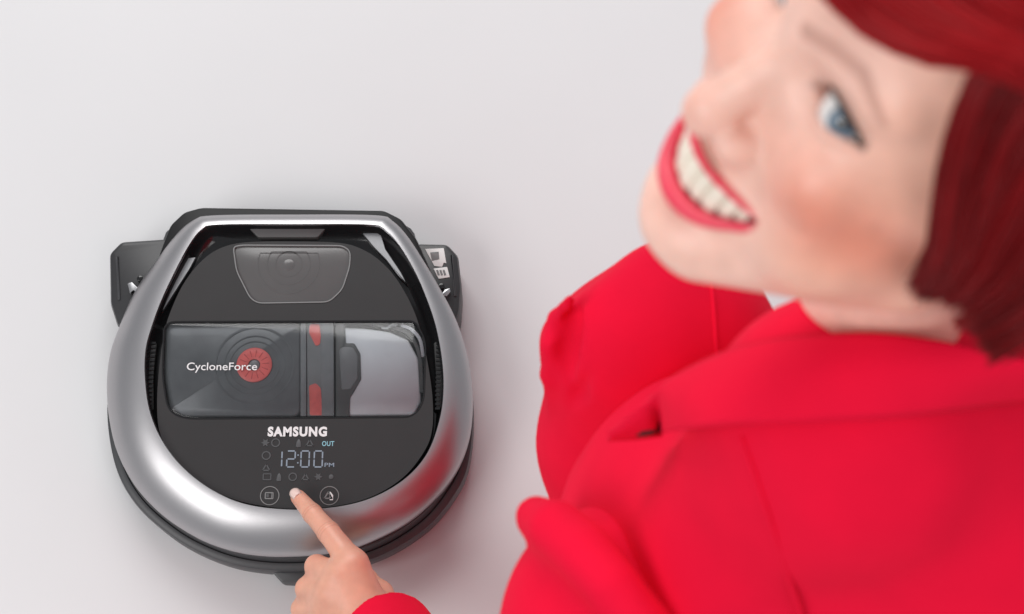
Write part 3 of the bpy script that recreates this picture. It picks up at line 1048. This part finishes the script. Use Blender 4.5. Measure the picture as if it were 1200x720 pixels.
# teeth: upper row along the arch
x = 0.15
widths = [8.2, 6.6, 7.2, 6.4, 5.2]
for sx in (1, -1):
    x = 0.1
    for i, w in enumerate(widths):
        xc = x + w * .5 * math.cos(math.atan(2 * 20.0 * x / 33.5 ** 2))
        zc = 5.2 - 20.0 * (xc / 33.5) ** 2
        sl = math.atan(-2 * 20.0 * xc / 33.5 ** 2)
        top = -62.0 + 3.0 * (xc / MU) ** 2
        hgt = top - float(mouth_curves(xc)[1]) - [.6, 1.4, .6, .8, .8, .4][i]
        tx = np.array((math.cos(sl), 0, math.sin(sl)))
        nz_ = np.array((-math.sin(sl), 0, math.cos(sl)))
        loops = []
        for t, ws, dz in ((0, .9, -.5), (.15, .97, 0), (.5, 1.0, .35), (.85, .99, .1), (.95, .93, -.3), (1.0, .75, -.9)):
            yy = top - hgt * t
            lp = []
            for ang in np.linspace(0, 2 * np.pi, 14, endpoint=False):
                cx_ = np.sign(math.cos(ang)) * abs(math.cos(ang)) ** .6
                cz_ = np.sign(math.sin(ang)) * abs(math.sin(ang)) ** .6
                q = np.array((xc, yy, zc)) + tx * (cx_ * w * .51 * ws) + nz_ * (cz_ * 2.6 * (1 if t < .8 else .75) + dz)
                lp.append((q[0] * sx, q[1], q[2]))
            loops.append(np.array(lp))
        v, f = loft(loops, True, True)
        mesh('tooth', to_world(skew(v)), f, M_tooth, PER, 60)
        x += w * math.cos(sl) + .1

# hair: a close cap plus many fine locks
HC = np.array((0, 35, -78.))
HR_ = np.array((73, 83, 93.))


def on_head(p, off):
    """push a point (head frame) on to the skull shell at distance off"""
    p = np.array(p, dtype=float)
    c = HC.copy()
    if p[1] < 35:
        c[1] = p[1]
    q = (p - c) / (HR_ + off)
    l = np.linalg.norm(q)
    return c + (p - c) / l


def cap_field(P):
    Q = (np.abs(P[0]), P[1], P[2])
    f = ell(Q, HC, HR_ + 4)
    f = smin(f, ell(Q, (0, -10, -110), (76, 62, 66)), 15)
    cut = np.maximum(P[2] * 1.0 + 0.55 * np.abs(P[0]) - 22, 0 * P[0])       # keep behind the face
    face = (P[2] + 42) - .55 * (P[1] - 20)                                  # plane in front of ears
    f = smax(f, face, 6)
    return f


cv_, cq_ = field_mesh(cap_field, (-84, -80, -190), (84, 128, 34), 2.5, 2)
locks = []          # (points, radius, colour)


def lerp_paths(A, B, t):
    return [np.array(a) * (1 - t) + np.array(b) * t for a, b in zip(A, B)]


def add_lock(path, r, shade):
    pts = smooth_open(path, 12)
    n = len(pts)
    rad = r * (1 - np.linspace(0, 1, n) ** 6 * .8)
    v, f = tube_mesh(pts, rad, 4, False)
    locks.append((v, f, shade))


# near side curtain: front edge by the cheek ... back edge
F_ = [(30, 112, -40), (54, 84, -26), (60, 57, -15), (66, 38, -18), (71, 14, -29), (76, -11, -44), (77, -38, -56)]
B_ = [(20, 112, -95), (56, 90, -105), (76, 55, -110), (82, 30, -110), (84, 5, -112), (85, -25, -112), (82, -62, -112)]
C_ = [(25, 112, -70), (58, 88, -70), (75, 55, -66), (80, 32, -66), (82, 8, -70), (84, -15, -72), (84, -30, -72)]
for sx in (1, -1):
    for i in range(2200):
        t = rng.random()
        path = lerp_paths(F_, C_, t / .5) if t < .5 else lerp_paths(C_, B_, (t - .5) / .5)
        off = rng.random() ** .7 * 7 - 1
        jit = np.clip(rng.normal(0, 1.0, 3), -1.3, 1.3)
        pp = []
        for k, p in enumerate(path):
            d = (np.array(p) - np.array((0, p[1] * .5, -78)))
            d /= np.linalg.norm(d)
            q = np.array(p) + d * off * (0.5 + .5 * k / 6) + jit * (.4 + .25 * k) + rng.normal(0, .35, 3)
            pp.append((q[0] * sx, q[1], q[2]))
        pp[-1] = tuple(np.array(pp[-1]) + np.array((-3 * sx, rng.normal(1, 1.8), 0)))
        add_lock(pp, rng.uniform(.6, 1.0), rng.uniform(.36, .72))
# nape hair, below the ear
N0 = [(40, 70, -160), (70, 40, -145), (80, 0, -125), (80, -30, -98), (76, -50, -90), (68, -63, -98)]
N1 = [(0, 80, -172), (0, 40, -182), (0, 0, -178), (0, -40, -172), (0, -70, -165), (0, -92, -158)]
for sx in (1, -1):
    for i in range(900):
        t = rng.random()
        a = t * math.pi / 2
        path = []
        for p, q in zip(N0, N1):
            path.append(((p[0]) * math.cos(a) + rng.normal(0, .6), p[1] * math.cos(a) ** 2 + q[1] * math.sin(a) ** 2 + rng.normal(0, 1), -95 + (p[2] + 95) * math.cos(a) + (q[2] + 95) * math.sin(a)))
        o = rng.random() * 6 - 1
        path = [(p[0] * (1 + o / 80) * sx, p[1], -95 + (p[2] + 95) * (1 + o / 80)) for p in path]
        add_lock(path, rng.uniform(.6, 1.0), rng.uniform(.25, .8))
# swept fringe
E0 = [(-34, 62, 4), (-12, 42, 17), (10, 36.5, 20), (27, 39, 16.5), (41, 42, 8), (52, 49, -2), (62, 59, -18), (72, 60, -45), (76, 52, -80)]
E1 = [(-40, 98, -30), (-22, 95, -14), (0, 95, -10), (20, 98, -14), (36, 99, -22), (50, 96, -34), (60, 92, -50), (68, 85, -72), (70, 76, -100)]
for i in range(1900):
    t = rng.random() ** 1.15
    path = lerp_paths(E0, E1, t)
    off = rng.random() * 5 * (1 - t * .3) + 4.0 * math.sin(min(1, t * 2.2) * math.pi) * .8
    jit = rng.normal(0, .8, 3)
    pp = []
    for k, p in enumerate(path):
        d = np.array(p) - np.array((0, 20, -70.))
        d /= np.linalg.norm(d)
        pp.append(np.array(p) + d * off + jit + rng.normal(0, .4, 3))
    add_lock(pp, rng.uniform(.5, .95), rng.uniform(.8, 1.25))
# crown
for i in range(1200):
    az = rng.uniform(0, 2 * np.pi)
    path = []
    for k in range(6):
        el_ = math.radians(88 - k * 14)
        d = np.array((math.cos(el_) * math.cos(az + k * .02), math.sin(el_), math.cos(el_) * math.sin(az + k * .02)))
        if d[2] > .55 and k > 2:
            break
        path.append(HC + d * (HR_ + rng.uniform(4, 9)))
    if len(path) > 2:
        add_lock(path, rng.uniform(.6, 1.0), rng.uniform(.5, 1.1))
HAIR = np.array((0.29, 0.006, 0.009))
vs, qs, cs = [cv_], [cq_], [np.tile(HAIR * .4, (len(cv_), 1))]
nv = len(cv_)
for v, f, s in locks:
    vs.append(v)
    qs.append(np.array(f) + nv)
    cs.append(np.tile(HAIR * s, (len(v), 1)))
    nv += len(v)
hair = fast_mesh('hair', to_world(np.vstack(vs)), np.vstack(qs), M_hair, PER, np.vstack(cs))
hair['label'] = 'short dyed red bob with a swept fringe'

# ------------------------------------------------------------------ clothes
J = dict(
    nk=(0.3720,-0.2080,0.7619), back1=(0.4406,-0.1976,0.6937), back2=(0.4598,-0.2374,0.6072), back3=(0.5037,-0.2245,0.6429),
    sh=(0.3318,-0.2614,0.6047), chest=(0.3237,-0.2064,0.5752), chest2=(0.2905,-0.2196,0.5394), low=(0.4263,-0.2802,0.4671), nr=(0.4995,-0.1760,0.7007))
J = {k: np.array(p) for k, p in J.items()}


def jacket_solid(P):
    f = cap(P, J['nk'], J['sh'], .060, .078)
    f = smin(f, cap(P, J['nk'], J['back1'], .060, .085), .05)
    f = smin(f, cap(P, J['back1'], J['back3'], .085, .085), .05)
    f = smin(f, cap(P, J['back1'], J['nr'], .07, .07), .05)
    f = smin(f, sph(P, J['back2'], .13), .06)
    f = smin(f, cap(P, J['chest'], J['chest2'], .066, .057), .04)
    f = smin(f, cap(P, J['back2'], J['low'], .13, .14), .06)
    f = smin(f, cap(P, J['low'], HIP, .15, .15), .06)
    f = smin(f, cap(P, J['chest'], HIP, .066, .13), .05)
    f = f + .0024 * np.sin(34 * P[0] + 21 * P[1] + 2) * np.sin(27 * P[1] - 30 * P[2]) + .0009 * np.sin(70 * P[0] - 40 * P[2]) * np.sin(55 * P[1] + 31 * P[0])
    return f


def on_field(fn, p, off, it=12):
    p = np.array(p, dtype=float)
    e = 1e-4
    for _ in range(it):
        d = float(fn(p)) - off
        g = np.array([(float(fn(p + np.eye(3)[i] * e)) - float(fn(p - np.eye(3)[i] * e))) / (2 * e) for i in range(3)])
        p = p - g / (np.linalg.norm(g) + 1e-9) * d * .8
    return p


def drop_on(fn, p, off):
    """lower a point on to a field from the camera side"""
    u = np.array((0.205, -0.394, 1.534)) - np.array(p)
    u /= np.linalg.norm(u)
    q = np.array(p) + u * .25
    hit = False
    for _ in range(60):
        d = float(fn(q)) - off
        if d < 1e-4:
            hit = True
            break
        q = q - u * d * .9
    return q if hit else np.array(p, dtype=float)


jacket_field = jacket_solid
jv, jq = field_mesh(jacket_field, (0.05, -0.62, 0.10), (0.78, 0.10, 0.86), .005, 2)
JK = fast_mesh('jacket', jv, jq, M_cloth, PER)
JK['label'] = 'plain red tailored jacket with notched collar'


# collar: fold edge up against the neck, outer edge lying on the jacket
top = smooth_open([(0.2584,-0.1918,0.6851),(0.2694,-0.1862,0.7185),(0.2863,-0.1790,0.7523),(0.3058,-0.1761,0.7848),(0.3240,-0.1779,0.8137),(0.3432,-0.1822,0.8375),(0.3664,-0.1865,0.8529),(0.3905,-0.1917,0.8597),(0.4159,-0.1968,0.8601),(0.4444,-0.1964,0.8519),(0.4857,-0.1732,0.8278)], 60)
bot = smooth_open([(0.2568,-0.1915,0.6799),(0.2726,-0.1930,0.6900),(0.2949,-0.1934,0.7035),(0.3216,-0.1914,0.7063),(0.3454,-0.1944,0.7242),(0.3683,-0.1969,0.7413),(0.3943,-0.1990,0.7585),(0.4160,-0.1994,0.7720),(0.4387,-0.1976,0.7799),(0.4680,-0.1948,0.7788),(0.5046,-0.1820,0.7724)], 60)
bot = np.array([p if k < 9 else drop_on(jacket_solid, p, .008) for k, p in enumerate(bot)])
vv, ff = [], []
NR = 12
for i in range(60):
    for j in range(NR):
        t = j / (NR - 1)
        p = top[i] * (1 - t) + bot[i] * t
        d = float(jacket_field(p))
        bul = .010 * math.sin(t * math.pi * .9)
        pc = np.array(cam.location) - p
        pc /= np.linalg.norm(pc)
        vv.append(p + np.array((0, 0, 1)) * bul)
for i in range(59):
    for j in range(NR - 1):
        ff.append((i * NR + j, i * NR + j + 1, (i + 1) * NR + j + 1, (i + 1) * NR + j))
co = mesh('collar', vv, ff, M_cloth, JK, None)
s_ = co.modifiers.new('thickness', 'SOLIDIFY')
s_.thickness = .005
s_.offset = 0

cvv = np.array(vv)
slit = []  # dark tube standing in for the shade inside the collar notch
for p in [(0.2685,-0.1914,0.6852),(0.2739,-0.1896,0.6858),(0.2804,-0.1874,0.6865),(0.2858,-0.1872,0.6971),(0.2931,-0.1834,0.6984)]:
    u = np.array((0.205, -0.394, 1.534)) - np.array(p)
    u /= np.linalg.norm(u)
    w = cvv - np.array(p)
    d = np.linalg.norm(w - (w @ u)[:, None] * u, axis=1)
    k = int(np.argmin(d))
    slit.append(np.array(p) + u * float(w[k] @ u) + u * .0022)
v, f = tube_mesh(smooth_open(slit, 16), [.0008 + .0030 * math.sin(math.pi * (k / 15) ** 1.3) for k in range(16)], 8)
mesh('notch_shade', v, f, M_notch_shade, JK)

# sleeve on the reaching arm
CUF = np.array((0.0967,-0.2295,0.1219))
CUF2 = np.array((0.1045,-0.2379,0.1255))
ARMH = np.array((0.2617,-0.2716,0.6013))
dirc = (CUF - ELB) / np.linalg.norm(CUF - ELB)


def sleeve_field(P):
    f = cap(P, ARMH, SHL, .058, .074)
    f = smin(f, cap(P, SHL, ELB, .072, .055), .03)
    f = smin(f, cap(P, ELB, CUF, .058, .040), .03)
    pl = (P[0] - CUF[0]) * dirc[0] + (P[1] - CUF[1]) * dirc[1] + (P[2] - CUF[2]) * dirc[2]
    f = smax(f, pl, .003)
    f = smax(f, -np.maximum(cap(P, ELB, CUF + dirc * .02, .045, .031), -pl - .03), .003)
    # rolled sleeve head where it is set into the shoulder
    f = smin(f, chain(P, ROLL, [.012, .016, .016, .015, .014]), .016)
    return f


ROLL = [np.array(p) for p in [(0.2187,-0.2253,0.6322),(0.2295,-0.2361,0.6549),(0.2435,-0.2518,0.6708),(0.2572,-0.2705,0.6806),(0.2720,-0.2919,0.6788)]]
sv, sq = field_mesh(sleeve_field, (0.02, -0.55, 0.05), (0.40, -0.08, 0.80), .003, 2)
fast_mesh('sleeve', sv, sq, M_cloth, JK)

# seams
for L in ([(0.3266,-0.1941,0.6949), (0.3343,-0.2148,0.6881), (0.3433,-0.2406,0.6798), (0.3524,-0.2664,0.6714), (0.3632,-0.2911,0.6528)],):
    pts = smooth_open([drop_on(jacket_solid, p, .0004) for p in L], 24)
    v, f = tube_mesh(pts, .0014, 6)
    mesh('seam', v, f, M_cloth, JK)

# the other arm, bent, in its sleeve beyond the collar
K = {k: np.array(p) for k, p in dict(a=(0.2901,-0.0871,0.5194), b=(0.3179,-0.0874,0.5087), c=(0.2890,-0.1352,0.4406), d=(0.2939,-0.1884,0.3182), e=(0.3701,-0.1289,0.4006), lk=(0.3215,-0.1960,0.1475), lf=(0.4632,-0.2001,0.1251)).items()}


def far_solid(P):
    f = chain(P, [K['b'], K['a'], K['c'], K['d']], [.056, .0585, .060, .056], .03)
    f = smin(f, cap(P, K['b'], K['e'], .055, .07), .03)
    pl = (0.2638,-0.0462,0.5326)
    f = smax(f, (P[0] - pl[0]) * -.6 + (P[1] - pl[1]) * .76 + (P[2] - pl[2]) * .25, .012)
    f = f + .0012 * np.sin(60 * P[0] + 35 * P[1] + 1) * np.sin(40 * P[1] - 50 * P[2])
    return f


FOLDS = [([drop_on(far_solid, (0.2463,-0.0814,0.5843), .0015), drop_on(far_solid, (0.2421,-0.0964,0.5794), .0), drop_on(far_solid, (0.2389,-0.1115,0.5745), .0), drop_on(far_solid, (0.2389,-0.1305,0.5683), .0015)], [.003, .008, .009, .003]),
         ([drop_on(far_solid, (0.2526,-0.1255,0.5700), .002), drop_on(far_solid, (0.2453,-0.1365,0.5664), .001), drop_on(far_solid, (0.2389,-0.1455,0.5635), .0015)], [.002, .007, .002])]


RIDGE = [drop_on(far_solid, (0.2411,-0.0804,0.5846), -.003), drop_on(far_solid, (0.2347,-0.0934,0.5804), -.002), drop_on(far_solid, (0.2316,-0.1080,0.5757), -.002), drop_on(far_solid, (0.2305,-0.1255,0.5700), -.003), drop_on(far_solid, (0.2316,-0.1455,0.5635), -.004)]


def far_field(P):
    f = far_solid(P)
    f = smin(f, chain(P, RIDGE, [.003, .008, .009, .008, .004], .004), .005)
    for p, r in FOLDS:
        f = smax(f, -chain(P, p, r), .003)
    return f


tv, tq = field_mesh(far_field, (0.10, -0.45, 0.20), (0.50, 0.10, 0.62), .003, 2)
SL = fast_mesh('sleeve', tv, tq, M_cloth, JK)
pts = smooth_open([drop_on(far_solid, p, .0002) for p in [(0.3284,-0.0629,0.5903),(0.3289,-0.0754,0.5862),(0.3300,-0.0879,0.5822),(0.3311,-0.1055,0.5765),(0.3321,-0.1205,0.5716)]], 16)
v, f = tube_mesh(pts, .0011, 6)
mesh('seam', v, f, M_cloth, SL)


def trouser_field(P):  # unseen legs, shaped to redden the trim's reflection and darken the floor
    f = chain(P, [HIP, K['lk'], K['lf']], [.13, .085, .06], .03)
    f = smin(f, chain(P, [HIP, (0.315, -0.34, 0.17), (0.52, -0.42, 0.07)], [.13, .10, .06], .03), .04)
    return smin(f, cap(P, HIP, (0.315, -0.06, 0.25), .13, .065), .05)


tv, tq = field_mesh(trouser_field, (0.10, -0.52, 0.0), (0.66, 0.10, 0.46), .006, 2)
fast_mesh('unseen_trousers', tv, tq, M_cloth, PER)
